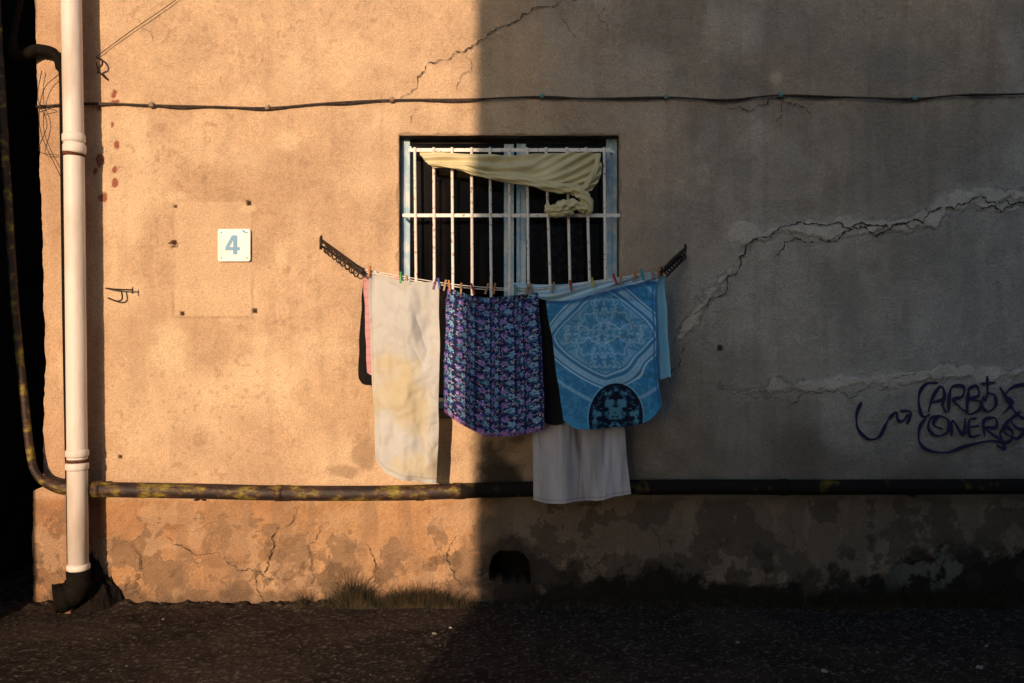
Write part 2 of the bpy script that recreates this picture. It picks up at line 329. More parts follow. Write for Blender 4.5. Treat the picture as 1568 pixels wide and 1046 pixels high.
CR=[([(612,150),(640,118),(655,98),(690,90),(715,75),(735,62),(770,40),(800,22),(850,10),(905,-5)],.009),
    ([(1040,512),(1075,470),(1112,425),(1140,385),(1165,362),(1210,345),(1265,346),(1330,345),(1392,338),(1412,345),(1440,318),(1475,312),(1500,300),(1600,303),(1700,300)],.012),
    ([(1205,352),(1255,365),(1300,352),(1340,362),(1395,350)],.014),([(1110,168),(1150,170),(1195,150),(1240,175)],.009),([(1195,150),(1188,185),(1195,200)],.006),
    ([(1185,395),(1200,370),(1215,365)],.009),([(1060,520),(1040,545),(1030,600)],.006),
    ([(1490,318),(1530,325),(1600,322)],.013),([(452,775),(440,805),(415,850),(390,885),(408,922)],.007),([(500,800),(470,835),(480,880),(455,905)],.005),
    ([(285,30),(240,70),(200,20)],.003),([(255,820),(300,850),(330,845)],.005),([(980,775),(1010,840),(995,880)],.006),([(1200,790),(1215,850)],.005),
    ([(1450,820),(1475,860),(1520,850),(1568,838)],.009),([(900,850),(930,885),(960,895)],.008),([(560,830),(575,870),(560,900)],.005),([(1105,596),(1180,606),(1260,598),(1330,592),(1440,580)],.006),
    ([(845,0),(860,25),(885,60)],.004),([(640,165),(628,190)],.004),([(705,820),(690,870),(712,900)],.005),([(200,830),(215,880),(190,905)],.006),([(925,0),(930,40),(915,70)],.004),([(1030,820),(1060,870),(1090,880)],.006),([(330,845),(380,870),(450,880)],.005),([(715,75),(720,110),(700,140)],.004)]
for i,(pts,w) in enumerate(CR):
    q=jag(pts,5,.5,i); n=len(q); ws=[w*(.10+1.0*TAB[i*7%512,k%512])*(1-.7*abs(2*k/n-1)**3) for k in range(n)]
    ribbon(B,q,ws,-.0115-.0004*(i%3)-(.007 if i in(1,2,7,17) else 0))
B.build('wall_cracks',[M_crack],building)
# ---------------------------------------------------------------- graffiti
B=MB()
G=[[(1320,612),(1312,632),(1314,655),(1330,671),(1347,668),(1357,650),(1362,640)],
 [(1362,640),(1374,629),(1377,641),(1384,643),(1394,632)],[(1380,627),(1397,629),(1391,648)],
 [(1440,583),(1422,584),(1411,598),(1410,618),(1416,636),(1428,632)],[(1424,630),(1432,604),(1444,588),(1450,600),(1447,618),(1453,630)],[(1428,614),(1452,608)],
 [(1456,630),(1458,600),(1464,588),(1480,589),(1478,604),(1464,610),(1484,630)],
 [(1488,592),(1486,630),(1504,625),(1507,613),(1491,608),(1504,602),(1500,588),(1486,592)],
 [(1517,572),(1517,600),(1512,612)],[(1506,584),(1530,582)],[(1512,602),(1508,618),(1518,628),(1530,618),(1528,602),(1515,598)],
 [(1536,588),(1546,606),(1562,630),(1576,640)],[(1590,584),(1560,588),(1545,602),(1556,614),(1540,632)],
 [(1442,636),(1428,638),(1424,654),(1436,666),(1454,660),(1455,642),(1440,635),(1432,648),(1446,656)],
 [(1460,666),(1462,642),(1478,664),(1482,638)],[(1500,638),(1488,642),(1489,666),(1506,664)],[(1489,652),(1503,650)],
 [(1512,668),(1511,642),(1528,638),(1530,652),(1513,654),(1536,672)],
 [(1420,638),(1410,652),(1409,674),(1422,688),(1452,692),(1482,682),(1520,674),(1548,676),(1556,662),(1546,652),(1536,662),(1543,686),(1530,680)],
 [(1552,638),(1541,657),(1562,670),(1576,657)],[(1568,627),(1553,642),(1570,656),(1592,642)]]
for i,g in enumerate(G):
    q=cr(g,10); n=len(q); w=[(.018+.006*math.sin(k*.31+i))*(1 if 1<k<n-2 else .6) for k in range(n)]
    q=[(a*.97+38,b_*.97+21) for a,b_ in q]
    ribbon(B,q,w,-.011-.0007*i,.0005)
B.build('graffiti_tag',[M_graf])
# ---------------------------------------------------------------- pipes
B=MB()
pts=cr([P(-12,-120,-.10),P(2,130,-.10),P(12,300,-.10),P(24,480,-.10),P(38,620,-.10),P(46,690,-.10),P(56,726,-.10),P(84,743,-.10),P(140,749,-.10),P(300,752,-.10),P(430,755,-.10),P(600,755,-.10),P(760,750,-.10),P(1000,746,-.10),P(1300,746,-.10),P(1700,744,-.10),P(2400,740,-.10)],10)
rs=[.024+.024*float(sm(60,75,i)) for i in range(len(pts))]
B.tube(pts,rs,20)
for px,py in((428,755),(150,749),(700,752),(1200,746)):
    a=P(px-6,py,-.1); b_=P(px+6,py,-.1); B.tube([a,b_],.052,20)
for px in(300,640,900,1400):
    a=P(px,752 if px<800 else 746,-.1); B.box(a[0]-.012,a[0]+.012,-.1,.01,a[2]-.062,a[2]-.052,1)
gp=B.build('gas_pipe',[M_gas,M_black,M_gas_shade])
for pl in gp.data.polygons:
    if pl.center.x>-.30 and pl.material_index==0: pl.material_index=2  # right part of the pipe takes the painted-shadow colour
dp=empty('drainpipe'); B=MB(); yp=-.17
B.tube([P(104,-700,yp),P(109,0,yp),P(113,220,yp),P(115,400,yp),P(118,690,yp),P(120,872,yp)],.059,28)
for (px,py,hh) in((113,212,7),(114,228,8),(118,694,6),(118,714,6),(120,868,5)):
    B.tube([P(px,py-hh,yp),P(px,py-hh*.6,yp),P(px,py+hh*.6,yp),P(px,py+hh,yp)],[.060,.067,.067,.060],28)
B.build('pipe',[M_white],dp)
B=MB()
B.tube([P(113,233,yp),P(113,240,yp)],.063,28); B.tube([P(118,703,yp),P(118,708,yp)],.063,28)
B.tube([P(114,236,yp+.04),P(125,236,0.01)],.01,8); B.tube([P(119,706,yp+.04),P(130,706,0.01)],.01,8)
B.build('pipe_clamp',[M_rust],dp)
B=MB()
B.tube(cr([P(120,874,yp),P(120,890,yp),P(114,905,yp-.02),P(98,914,yp-.05),P(82,918,yp-.08)],6),[.07]*6+[.078]*6+[.082]*6+[.088]*6+[.095],20)
B.tube(cr([P(60,-130,-.06),P(20,70,-.06),P(60,76,-.06),P(84,84,-.06),P(93,110,-.06),P(95,200,-.06),P(99,500,-.03),P(104,760,-.03),P(106,900,-.03)],10),[.02]*10+[.035]*20+[.03]*10+[.014]*30+[.012]*11,14)
ob=B.build('cast_iron_shoe',[M_dk],dp)
U,V=np.meshgrid(np.linspace(-1,1,70),np.linspace(-1,0,40)); R_=np.hypot(U,V)
X=(140-784)/K+U*.23; Y=.0+V*.20; hh=np.clip(1-R_,0,1)**.8; Z=-.02+hh*.30*(.7+.6*fbm(X,Y,22,8,4))+.03*fbm(X,Y,40,9,2)*(hh>0)
grid('shadow_mound',X,Y+.02,Z,M_dk)  # near-black mound modelled in place of the shadow at the pipe foot
B=MB(); p=P(106,945,-.12); B.box(p[0]-.05,p[0]+.05,-.2,-.12,-.005,.055); B.build('broken_brick',[mat_simple('brick',(.16,.07,.04),(.22,.15,.11),scale=30,rough=.9,bump=.5)],None,False,.006)
# ---------------------------------------------------------------- wall cable and wires
B=MB(); cp=[(55,163),(140,158),(232,161),(320,163),(410,165),(500,158),(600,153),(720,152),(830,148),(900,151),(1020,149),(1110,153),(1195,146),(1300,149),(1400,151),(1480,145),(1570,144),(1900,138)]
B.tube(cr([P(a,b_,-.022) for a,b_ in cp],8),.006,8)
q=cr([P(a,b_,-.020) for a,b_ in cp],8); q=[(a,b_+.003*math.cos(i*1.1),c_+.006*math.sin(i*.55)-.005) for i,(a,b_,c_) in enumerate(q)]
B.tube(q,.0042,6)
for i,px in enumerate((232,410,600,830,1020,1195,1400)):
    py=dict(cp)[px]; p=P(px,py,-.02); B.box(p[0]-.012,p[0]+.012,-.036,0.01,p[2]-.012,p[2]+.016,1 if px>700 else 2)
B.build('wall_cable',[M_cable,M_teal,mat_simple('old_clip',(.4,.32,.25),(.2,.12,.08),scale=60)])
B=MB()
B.tube(cr([P(146,88,-.02),P(200,48,-.02),P(272,-2,-.02),P(420,-110,-.02)],6),.0024,6)
for pts in([(64,108),(58,150),(72,190),(60,230),(90,238)],[(92,112),(66,140),(62,200),(95,275)],[(60,160),(78,165),(60,172)]):
    B.tube(cr([P(a,b_,-.03-.02*(k%2)) for k,(a,b_) in enumerate(pts)],8),.0024,6)
B.build('loose_wire',[M_cable])
def hook(pts,r=.006):
    B=MB(); B.tube(cr([P(a,b_,y) for a,b_,y in pts],6),r,8); return B
B=hook([(148,88,0.01),(156,92,-.04),(156,100,-.06),(150,106,-.05),(158,116,-.03),(165,122,-.01)]); B.tube([P(148,96,.0),P(150,112,-.01)],.004,6); B.build('wall_hook',[M_black])
B=hook([(160,441,0.01),(176,443,-.05),(204,444,-.06)],.005); B.tube(cr([P(163,455,0.01),P(178,461,-.04),P(187,458,-.05),P(186,445,-.05)],6),.005,8); B.tube([P(203,440,-.06),P(203,450,-.06)],.004,6); B.build('wall_hook',[M_black])
B=hook([(258,373,0.0),(266,368,-.02),(268,376,-.02),(262,378,0)],.003); B.build('wall_hook',[M_rust])
# ---------------------------------------------------------------- house number
hn=empty('house_number_sign')
a=P(334,351,-.02); b_=P(383,400,-.02); B=MB(); V=[];rr=.014;cxs=[(b_[0]-rr,a[2]-rr,0),(a[0]+rr,a[2]-rr,90),(a[0]+rr,b_[2]+rr,180),(b_[0]-rr,b_[2]+rr,270)]
ring=[]
for X_,Z_,s0 in cxs:
    for k in range(6):
        an=math.radians(s0+k*18); ring.append((X_+rr*math.cos(an),Z_+rr*math.sin(an)))
n=len(ring); B.add([(x_,-.022,z_) for x_,z_ in ring]+[(x_,-.012,z_) for x_,z_ in ring],[tuple(range(n)),tuple(range(n,2*n))[::-1]]+[(i,(i+1)%n,(i+1)%n+n,i+n) for i in range(n)])
B.build('plate',[M_plate],hn,False,.0015)
B=MB()
for px,py in((339,356),(378,356),(339,395),(378,395)):
    B.tube([P(px,py,-.021),P(px,py,-.026)],.004,10)
B.build('screws',[M_rust],hn)
B=MB()
def poly(pts,y): B.add([P(a,b_,0)[:1]+(y,)+P(a,b_,0)[2:] for a,b_ in pts],[tuple(range(len(pts)))])
poly([(357,361),(363,361),(353,379),(347,379)],-.0245); poly([(347,379),(369,379),(369,384),(347,384)],-.0248); poly([(359,361),(365,361),(365,390),(359,390)],-.0251)
poly([(372,353),(377,354),(378,358),(376,358),(375,356),(372,355)],-.0246)
B.build('numeral_four',[M_num],hn,False)
# ---------------------------------------------------------------- clothesline with brackets
YF=-.32; YR=-.215
cl=empty('clothesline'); B=MB()
LP=[(556,416),(612,426),(680,437),(740,443),(800,444),(870,438),(940,429),(1012,417)]
B.tube(cr([P(a,b_,YF) for a,b_ in LP],6),.0028,6,1); B.tube(cr([P(a+3,b_-3,YR) for a,b_ in LP],6),.0028,6,1)
def arm(x0,y0,x1,y1,sg):
    A=Vector(P(x0,y0,0.01)); T=Vector(P(x1,y1,YF-.03))
    B.tube([A,A.lerp(T,.5)+Vector((0,0,.006)),T],.011,8); B.tube([A+Vector((0,0,-.035)),T+Vector((0,0,-.012))],.007,8)
    B.tube([A+Vector((0,0,.03)),A+Vector((0,0,-.06))],.014,8)
    for k in range(8):
        c0=A.lerp(T,.12+.1*k)+Vector((0,0,-.035)); pts=[c0+Vector((.018*math.cos(t)*.9,-.010*math.cos(t),.022*math.sin(t))) for t in np.linspace(0,2*math.pi,13)]
        B.tube(pts,.0046,6)
    B.tube([T+Vector((-.015*sg,0,0)),T+Vector((0,-.02,.03))],.006,6)
arm(492,368,558,419,1); arm(1049,381,1012,417,-1)
B.tube([P(525,393,YR),P(559,413,YR)],.004,6); B.tube([P(1015,414,YR),P(1030,402,YR)],.004,6)
B.build('bracket_and_line',[M_black,M_bar],cl)
# ---------------------------------------------------------------- cloth
def resamp(pts,t):
    p=np.array(pts,float); d=np.r_[0,np.cumsum(np.hypot(*np.diff(p,axis=0).T))]; d/=d[-1]
    return np.stack([np.interp(t,d,p[:,0]),np.interp(t,d,p[:,1])],-1)
def cloth(name,Lf,Rt,Tp,Bt,y0,fold,colf,step=.0032,parent=None):
    Lf,Rt,Tp,Bt=[[q[:2] for q in (cr([(a,b_,0) for a,b_ in e],8) if len(e)>2 else e)] for e in(Lf,Rt,Tp,Bt)]
    w=max(abs(Tp[-1][0]-Tp[0][0]),abs(Bt[-1][0]-Bt[0][0]))/K; h=max(abs(Lf[-1][1]-Lf[0][1]),abs(Rt[-1][1]-Rt[0][1]))/K
    u=np.linspace(0,1,max(12,int(w/step))); v=np.linspace(0,1,max(12,int(h/step)))
    l=resamp(Lf,v)[:,None]; r_=resamp(Rt,v)[:,None]; t=resamp(Tp,u)[None]; b_=resamp(Bt,u)[None]
    U,V=np.meshgrid(u,v); U3=U[...,None]; V3=V[...,None]
    C=(1-U3)*l+U3*r_+(1-V3)*t+V3*b_-((1-U3)*(1-V3)*t[:,:1]+U3*(1-V3)*t[:,-1:]+(1-U3)*V3*b_[:,:1]+U3*V3*b_[:,-1:])
    PX=C[...,0];PY=C[...,1]; s_=(D+y0)/D
    X=(PX-784)/K*s_; Z=H-(PY-523)/K*s_
    Z=Z+.008*(vnoise(U*9,V*0,1,int(abs(y0)*100))-.5)*sm(.8,1,V); X=X+.008*(vnoise(V*7,U*0,1,5)-.5)
    Y=y0+fold(U,V,X,Z)
    return grid(name,X,Y,Z,M_cloth,colf(U,V,PX,PY,X,Z),None,parent)
def cc_(U,c): return np.ones(U.shape+(3,))*np.array(c)
def crease(X,Z,s,seed,k=.12):
    n=fbm(X,Z,s,seed,3); return np.exp(-np.abs(n-.5)/k)
def f(U,V,X,Z):
    return .022*np.sin(U*5+1+V*1.2)+.014*(fbm(X*3,Z*.8,3,5,3)-.5)*2+.040*(fbm(X+Z*.35,Z-X*.5,4.5,6,4)-.5)*sm(0,.25,V)+.013*crease(X+Z*.3,Z*.6,5,61)+.006*np.sin(U*30)*np.exp(-V*9)+.006*np.sin(U*17+V*2)
def c_(U,V,PX,PY,X,Z):
    c=cc_(U,(.55,.58,.58)); c=mix(c,(.58,.53,.36),sm(.42,.8,fbm(X,Z,4,9,5,.6))*.7); c=mix(c,(.62,.66,.66),sm(.6,.9,fbm(X,Z,6,19,4))*.5)
    c=mix(c,(.58,.49,.29),sm(.58,.9,fbm(X,Z,2.5,29,5,.6))*.45)
    hem=(np.abs(V-.975)<.004)|(np.abs(U-.03)<.006); return c*(1-.18*hem)[...,None]
cloth('cream_towel',[(563,412),(566,500),(570,600),(575,700)],[(672,432),(673,540),(671,640),(667,742)],[(563,412),(615,430),(672,432)],[(575,700),(590,722),(620,735),(667,742)],YF-.015,f,c_)
f0=lambda U,V,X,Z:.012*np.sin(U*9+V*3)
cloth('black_trousers',[(556,428),(551,500),(548,560),(549,580)],[(600,428),(600,590)],[(556,428),(600,428)],[(549,580),(562,590),(600,590)],YR+.05,f0,lambda U,V,PX,PY,X,Z:cc_(U,(.012,.011,.012)))
cloth('pink_cloth',[(556,420),(559,500),(560,545),(562,570)],[(610,424),(610,560)],[(556,420),(610,424)],[(562,570),(575,574),(610,560)],YR,f0,lambda U,V,PX,PY,X,Z:cc_(U,(.62,.34,.38))*(1-.15*(np.sin(PY*.5)>.8))[...,None])
def f(U,V,X,Z):
    g=np.exp(-V*6); return .021*np.sin(U*24+.8*np.sin(V*6))*(.35+.65*V)+.013*np.sin(U*80+3*fbm(X,Z,8,3,3))*g+.014*(fbm(X*2.5,Z*.6,4,15,3)-.5)*2+.008*np.sin(V*60+U*7)*np.exp(-((V-.02)/.05)**2)-.010*np.exp(-((V-.6)/.008)**2)
def c_(U,V,PX,PY,X,Z):
    wv=.02*np.sin(U*24); pxs=(U+wv)*150; pys=V*220
    c=cc_(U,(.018,.022,.085))
    a=pxs/18; b2=pys/22; bx=np.floor(a); yy_=b2+.5*(bx%2); fa=a-bx-.5; fb=yy_-np.floor(yy_)-.5; iy=np.floor(yy_)
    h=TAB[(bx.astype(int)*13)%512,(iy.astype(int)*7)%512]
    jx=(h-.5)*.16
    cur=np.abs(fa*.9-.30*np.sin(fb*6.28)); c=mix(c,(.07,.09,.42),sm(.12,.04,cur)*.95)
    cur=np.abs(fa*.9+.30*np.sin(fb*6.28+1)); c=mix(c,(.04,.24,.42),sm(.07,.03,cur)*.8)
    def bloss(ox,oy,r,col,pet):
        nonlocal c
        xx=fa-ox-jx; yv=(fb-oy)*1.2; rr=np.hypot(xx,yv); an=np.arctan2(yv,xx)
        c=mix(c,col,sm(r,r-.06,rr+.05*np.sin(an*pet+h*6)))
        c=mix(c,(.02,.02,.10),sm(.06,.03,rr)*.9)
    bloss(.16,.16,.26,(.20,.38,.60),5); bloss(-.2,-.2,.24,(.26,.19,.50),5); bloss(.28,-.28,.13,(.48,.47,.64),4); bloss(-.32,.3,.12,(.34,.14,.32),4)
    d,i=voro(pxs,pys,.30,8); c=mix(c,(.56,.58,.70),(i>.84)*sm(.3,.2,d)); c=mix(c,(.012,.012,.04),(i<.3)*sm(.45,.3,d)*.8); c=mix(c,(.03,.32,.42),((i>.5)&(i<.62))*sm(.36,.25,d)*.8)
    hem=(V>.965); c=mix(c,(.30,.13,.33),hem*(d<.45)*.8); c=c*(1-.5*(np.abs(V-.6)<.004))[...,None]
    return c*1.15
cloth('floral_skirt',[(683,440),(681,520),(679,590),(680,632)],[(824,448),(830,540),(832,600),(833,658)],[(683,440),(735,455),(790,452),(824,448)],[(680,632),(710,652),(745,668),(790,667),(833,658)],YF-.01,f,c_,.0028)
cloth('black_shirt',[(800,448),(806,540),(815,640)],[(880,448),(874,640)],[(800,448),(880,448)],[(815,640),(850,652),(874,640)],YR-.04,f0,lambda U,V,PX,PY,X,Z:cc_(U,(.016,.016,.018)))
def f(U,V,X,Z): return .013*np.sin(U*15+.6*V)*(.4+V)+.012*(fbm(X*4,Z*.5,4,35,3)-.5)*2+.008*crease(X*1.4,Z*.3,5,71,.08)
def c_(U,V,PX,PY,X,Z):
    c=cc_(U,(.52,.51,.56))*(1-.22*((np.abs(V-.985)<.004)))[...,None]*(.70+.45*fbm(X*3,Z*.4,6,12,3))[...,None]
    return mix(c,(.12,.09,.09),np.exp(-((PX-888-(PY-700)*.15)/5)**2)*sm(735,680,PY)*.7)
cloth('white_pillowcase',[(810,448),(812,560),(815,680),(817,766)],[(948,448),(952,560),(958,680),(966,757)],[(810,448),(870,442),(948,448)],[(817,766),(850,771),(910,766),(966,757)],YR,f,c_)
cloth('light_blue_towel',[(960,430),(975,575)],[(1017,420),(1022,480),(1025,540),(1028,577)],[(960,430),(1017,420)],[(975,575),(1010,580),(1028,577)],YF+.05,lambda U,V,X,Z:.012*np.sin(U*14+V),lambda U,V,PX,PY,X,Z:cc_(U,(.28,.64,.86)))
def c_(U,V,PX,PY,X,Z):
    return mix(cc_(U,(.28,.58,.82)),(.75,.85,.92),sm(.2,.5,np.sin(V*20+U*30))*.8)
cloth('striped_sheet',[(786,433),(790,447)],[(1008,414),(1008,432)],[(786,433),(840,436),(900,432),(960,424),(1008,414)],[(790,447),(850,462),(920,452),(960,442),(1008,432)],YF+.012,lambda U,V,X,Z:.008*np.sin(V*9+U*20)-.01*np.sin(V*3.14),c_,.003)
def f(U,V,X,Z):
    return .022*np.sin(U*9+2.2*V+.5)*(.5+.5*V)+.046*(fbm(X+Z*.5,Z*.8-X*.3,3.2,45,4)-.5)*sm(0,.2,V)+.015*crease(X+Z*.4,Z,3.5,77)+.008*np.sin(U*46+4*fbm(X,Z,6,5,2))*np.exp(-V*10)+.02*sm(.85,1,U)*sm(.5,1,V)
def c_(U,V,PX,PY,X,Z):
    wob=5*(fbm(X,Z,4,88,3)-.5)*2
    cxx=927; cyy=517-6*np.sin((PX-835)/60); dx=PX-cxx-(PY-517)*.06+wob; dy=PY-cyy+wob*.7
    c=cc_(U,(.040,.20,.42)); ax,ay=np.abs(dx),np.abs(dy)
    d=(ax/86)**1.35+(ay/74)**1.35
    out=fbm(ax,ay,.10,5,4); c=mix(c,(.08,.32,.56),(np.abs(out-.5)<.07)*(d>1.25)*.8)
    fil=fbm(ax,ay,.085,9,4,.6); fil2=np.abs(fbm(ax,ay,.06,14,3)-.5)
    inn=(d<.80); c=mix(c,(.07,.28,.50),inn*1.); c=mix(c,(.17,.40,.60),inn*sm(.5,.56,fil)*.8); c=mix(c,(.36,.56,.72),inn*sm(.05,.02,fil2)*.75)
    c=mix(c,(.04,.17,.38),inn*sm(.04,.02,np.abs(fil-.42))*.8)
    for qx,qy,rr in((24,22,13),(8,44,9),(48,6,9),(0,10,8)):
        an=np.arctan2(ay-qy,ax-qx); ro=np.hypot(ax-qx,ay-qy)+2.2*np.sin(an*5)
        c=mix(c,(.38,.58,.74),inn*sm(2.2,1,np.abs(ro-rr))*.5); c=mix(c,(.05,.19,.42),inn*sm(rr*.5,rr*.35,ro)*.6)
    for k,(a,w,al) in enumerate(((.86,.018,.7),(1.06,.075,.62),(1.22,.015,.8),(1.75,.05,.4))):
        c=mix(c,(.38,.62,.80),sm(w+.02,w,np.abs(d-a))*al)
    c=mix(c,(.12,.38,.62),sm(.04,.02,np.abs(d-1.06))*(np.sin(np.arctan2(dy,dx)*40)>.2)*.6)
    r2=np.hypot((PX-943)/42,(PY-640)/53)
    c=mix(c,(.010,.012,.03),(r2<1)*1.)
    bf=fbm(np.abs(PX-943),PY,.16,5,3); c=mix(c,(.05,.22,.42),(r2<.93)*sm(.045,.02,np.abs(bf-.5))*.95); c=mix(c,(.10,.33,.5),(r2<.86)*sm(.62,.7,bf)*.7)
    c=mix(c,(.16,.42,.66),sm(.03,.015,np.abs(r2-1.03))*.8)
    hb=sm(.945,.955,V); c=mix(c,(.05,.28,.54),hb*(r2>1)*.8); c=mix(c,(.025,.10,.26),(sm(.04,.02,V))*.8); c=mix(c,(.03,.12,.32),sm(.012,.006,np.abs(U-.975))*.8)
    return c*1.38
cloth('blue_headscarf',[(835,460),(846,520),(855,590),(863,645)],[(1004,430),(1004,500),(1006,570),(1014,622)],[(835,460),(870,460),(920,448),(965,436),(1004,430)],[(863,645),(885,657),(940,655),(980,650),(998,640),(1014,622)],YF-.02,f,c_,.0026)
def cy(U,V,PX,PY,X,Z):
    c=cc_(U,(.72,.66,.42)); return c*(.86+.24*fbm(X,Z,8,3,3))[...,None]
cu=empty('knotted_yellow_curtain')
cloth('sheet',[(641,232),(648,243),(662,257)],[(919,234),(921,262),(917,276),(905,292)],[(641,232),(700,234),(780,238),(850,234),(919,234)],[(662,257),(700,258),(745,268),(800,276),(850,288),(905,292)],-.065,
  lambda U,V,X,Z:.014*np.sin(U*26+V*5+2*fbm(X,Z,5,2,2))*(.3+.7*np.abs(np.sin(U*3)))+.015*np.sin((U*3+V*1.2)*22)*sm(.55,.9,U)+.012*np.sin(V*14+U*9)*(1-sm(.5,.7,U)),cy,.0026,cu)
def roll(pts,rs,name,tw=5,seed=0):
    q=cr(pts,14); n=len(q); R=np.interp(np.linspace(0,1,n),np.linspace(0,1,len(rs)),rs); seg=36; Q=np.array(q)
    T=np.gradient(Q,axis=0); T/=np.linalg.norm(T,axis=1)[:,None]; up=np.array([0,1.,0]); Bn=np.cross(T,up); Bn/=np.linalg.norm(Bn,axis=1)[:,None]+1e-9; Up=np.cross(Bn,T)
    A,I=np.meshgrid(np.linspace(0,2*np.pi,seg+1),np.arange(n)); rr=R[:,None]*(1+.22*np.sin(A*4+I*tw/14)+.14*np.sin(A*7-I*.3+seed))
    V=Q[:,None]+(np.cos(A)*rr)[...,None]*Up[:,None]+(np.sin(A)*rr)[...,None]*Bn[:,None]
    c=np.ones(V.shape)*np.array((.72,.66,.41)); grid(name,V[...,0],V[...,1],V[...,2],M_cloth,c,None,cu)
roll([P(655,250,-.075),P(700,256,-.08),P(745,268,-.085),P(800,277,-.085),P(850,287,-.085),P(878,290,-.085),P(893,300,-.085),P(902,316,-.08),P(900,328,-.07)],[.006,.014,.02,.022,.028,.03,.032,.026,.012],'rolled_hem')
roll([P(836,314,-.07),P(846,322,-.09),P(862,316,-.10),P(880,314,-.10),P(896,322,-.09)],[.012,.030,.034,.030,.018],'knot_front',7,1)
roll([P(834,322,-.08),P(850,328,-.09),P(868,324,-.10),P(878,327,-.09)],[.008,.018,.020,.008],'knot_tail',6,3)
roll([P(917,236,-.07),P(912,258,-.08),P(900,280,-.085),P(886,294,-.085)],[.010,.016,.018,.012],'side_gather',5,2)
# ---------------------------------------------------------------- pegs
pegc={'g':(.08,.42,.12),'r':(.5,.05,.04),'y':(.6,.55,.08),'o':(.55,.22,.06),'b':(.05,.12,.4),'w':(.45,.3,.17),'t':(.05,.35,.4),'p':(.2,.08,.25)}
pm={k:mat_simple('peg_'+k,v,tuple(a*.7 for a in v),scale=30,rough=.5) for k,v in pegc.items()}
pegs=[(565,416,'o'),(613,426,'g'),(622,429,'w'),(665,435,'p'),(672,436,'b'),(681,437,'w'),(688,438,'o'),(706,441,'w'),(724,442,'r'),(745,443,'w'),(757,443,'o'),(789,444,'t'),(806,443,'w'),(812,443,'o'),(846,441,'w'),(874,438,'r'),(908,434,'y'),(942,429,'r'),(951,428,'w'),(972,425,'o'),(984,422,'t'),(999,420,'w'),(1008,419,'o'),(1016,418,'w')]
for i,(px,py,k) in enumerate(pegs):
    B=MB(); yb_=YF-.03; x_,_,z_=P(px,py,yb_); tl=(TAB[i,3]-.5)*.7; z_+=(TAB[i,9]-.5)*.012
    def RR(dx,dz): return (x_+dx*math.cos(tl)-dz*math.sin(tl), z_+dx*math.sin(tl)+dz*math.cos(tl))
    for sgn in(-1,1):
        prof=[(-.032,.002),(-.022,.003),(.0,.003),(.012,.006),(.034,.011)]; V=[];F=[]
        for dz,off in prof:
            for hw in(-.0055,.0055):
                for th in(0,.0055):
                    X_,Z_=RR(hw,-.012+dz+.014); V.append((X_,YF-.014+sgn*(off*.9+th)-.008,Z_))
        for a in range(len(prof)-1):
            o=a*4; F+=[(o,o+1,o+5,o+4),(o+2,o+6,o+7,o+3),(o,o+4,o+6,o+2),(o+1,o+3,o+7,o+5)]
        F+=[(0,2,3,1),(16,17,19,18)]; B.add(V,F)
    X_,Z_=RR(-.008,.008); X2,Z2=RR(.008,.008); B.tube([(X_,YF-.022,Z_),(X2,YF-.022,Z2)],.005,8,1)
    B.build('clothespin',[pm[k],M_black],None,False)
# ---------------------------------------------------------------- ground
def graded(a0,a1,st,far):
    core=lin(a0,a1,st); out=[]; d=st; x_=a1
    while x_<far: d*=1.35; x_+=d; out.append(x_)
    out2=[]; d=st; x_=a0
    while x_>-far: d*=1.35; x_-=d; out2.append(x_)
    return np.r_[out2[::-1],core,out]
gx=graded(-3.6,3.6,.010,160); gyy=graded(-2.1,.05,.009,160)
X,Y=np.meshgrid(gx,gyy); near=np.exp(-np.clip(np.hypot(np.clip(np.abs(X)-3.6,0,None),np.clip(-2.1-Y,0,None)+np.clip(Y-.1,0,None))*1.5,0,20))
g1=fbm(X,Y,1.5,81,5); g2=fbm(X,Y,16,82,4); g3=fbm(X,Y,70,83,2)
Z=near*((g1-.5)*.014+(g2-.5)*.0026+(g3-.5)*.0044)+.03*np.exp(-((Y+.0)/.10)**2)*near*g2
c=np.ones(X.shape+(3,))*np.array((.032,.026,.022)); c=c*(.65+.55*g2)[...,None]; c=mix(c,(.058,.044,.034),sm(.48,.8,g1)*.6)
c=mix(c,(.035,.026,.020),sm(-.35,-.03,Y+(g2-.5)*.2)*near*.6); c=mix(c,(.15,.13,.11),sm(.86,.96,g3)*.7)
grid('ground',X,Y,Z,M_ground,c)
B=MB(); r=random.Random(9)
def chip(x_,y_,z_,rad,m):
    c0=Vector((x_,y_,z_)); pts=[]
    for k in range(6):
        a=k*math.pi/3+r.uniform(-.3,.3); pts.append(c0+Vector((math.cos(a)*rad*r.uniform(.6,1.2),math.sin(a)*rad*r.uniform(.6,1.2),-.3*rad)))
    t=[c0+(p_-c0)*.6+Vector((0,0,rad*r.uniform(.2,.6))) for p_ in pts]
    B.add(pts+t,[tuple(range(6,12))]+[(i,(i+1)%6,(i+1)%6+6,i+6) for i in range(6)],m)
for i in range(420):
    y_=-abs(r.gauss(0,.9))-.02; chip(r.uniform(-3.4,3.4),y_,.002,r.choice([.003,.004,.005,.008]) ,0 if r.random()<.93 else 1)
for px,y_,rad in((665,-.55,.016),(1262,-1.1,.024),(1500,-1.05,.024),(1510,-.75,.012),(1130,-.7,.016),(690,-.45,.012),(250,-.3,.010)):
    chip((px-784)/K*(D+y_)/D,y_,.004,rad,1)
B.build('gravel',[M_stone,mat_simple('litter',(.32,.29,.26),(.2,.18,.16),scale=20,rough=.9)],None,False)
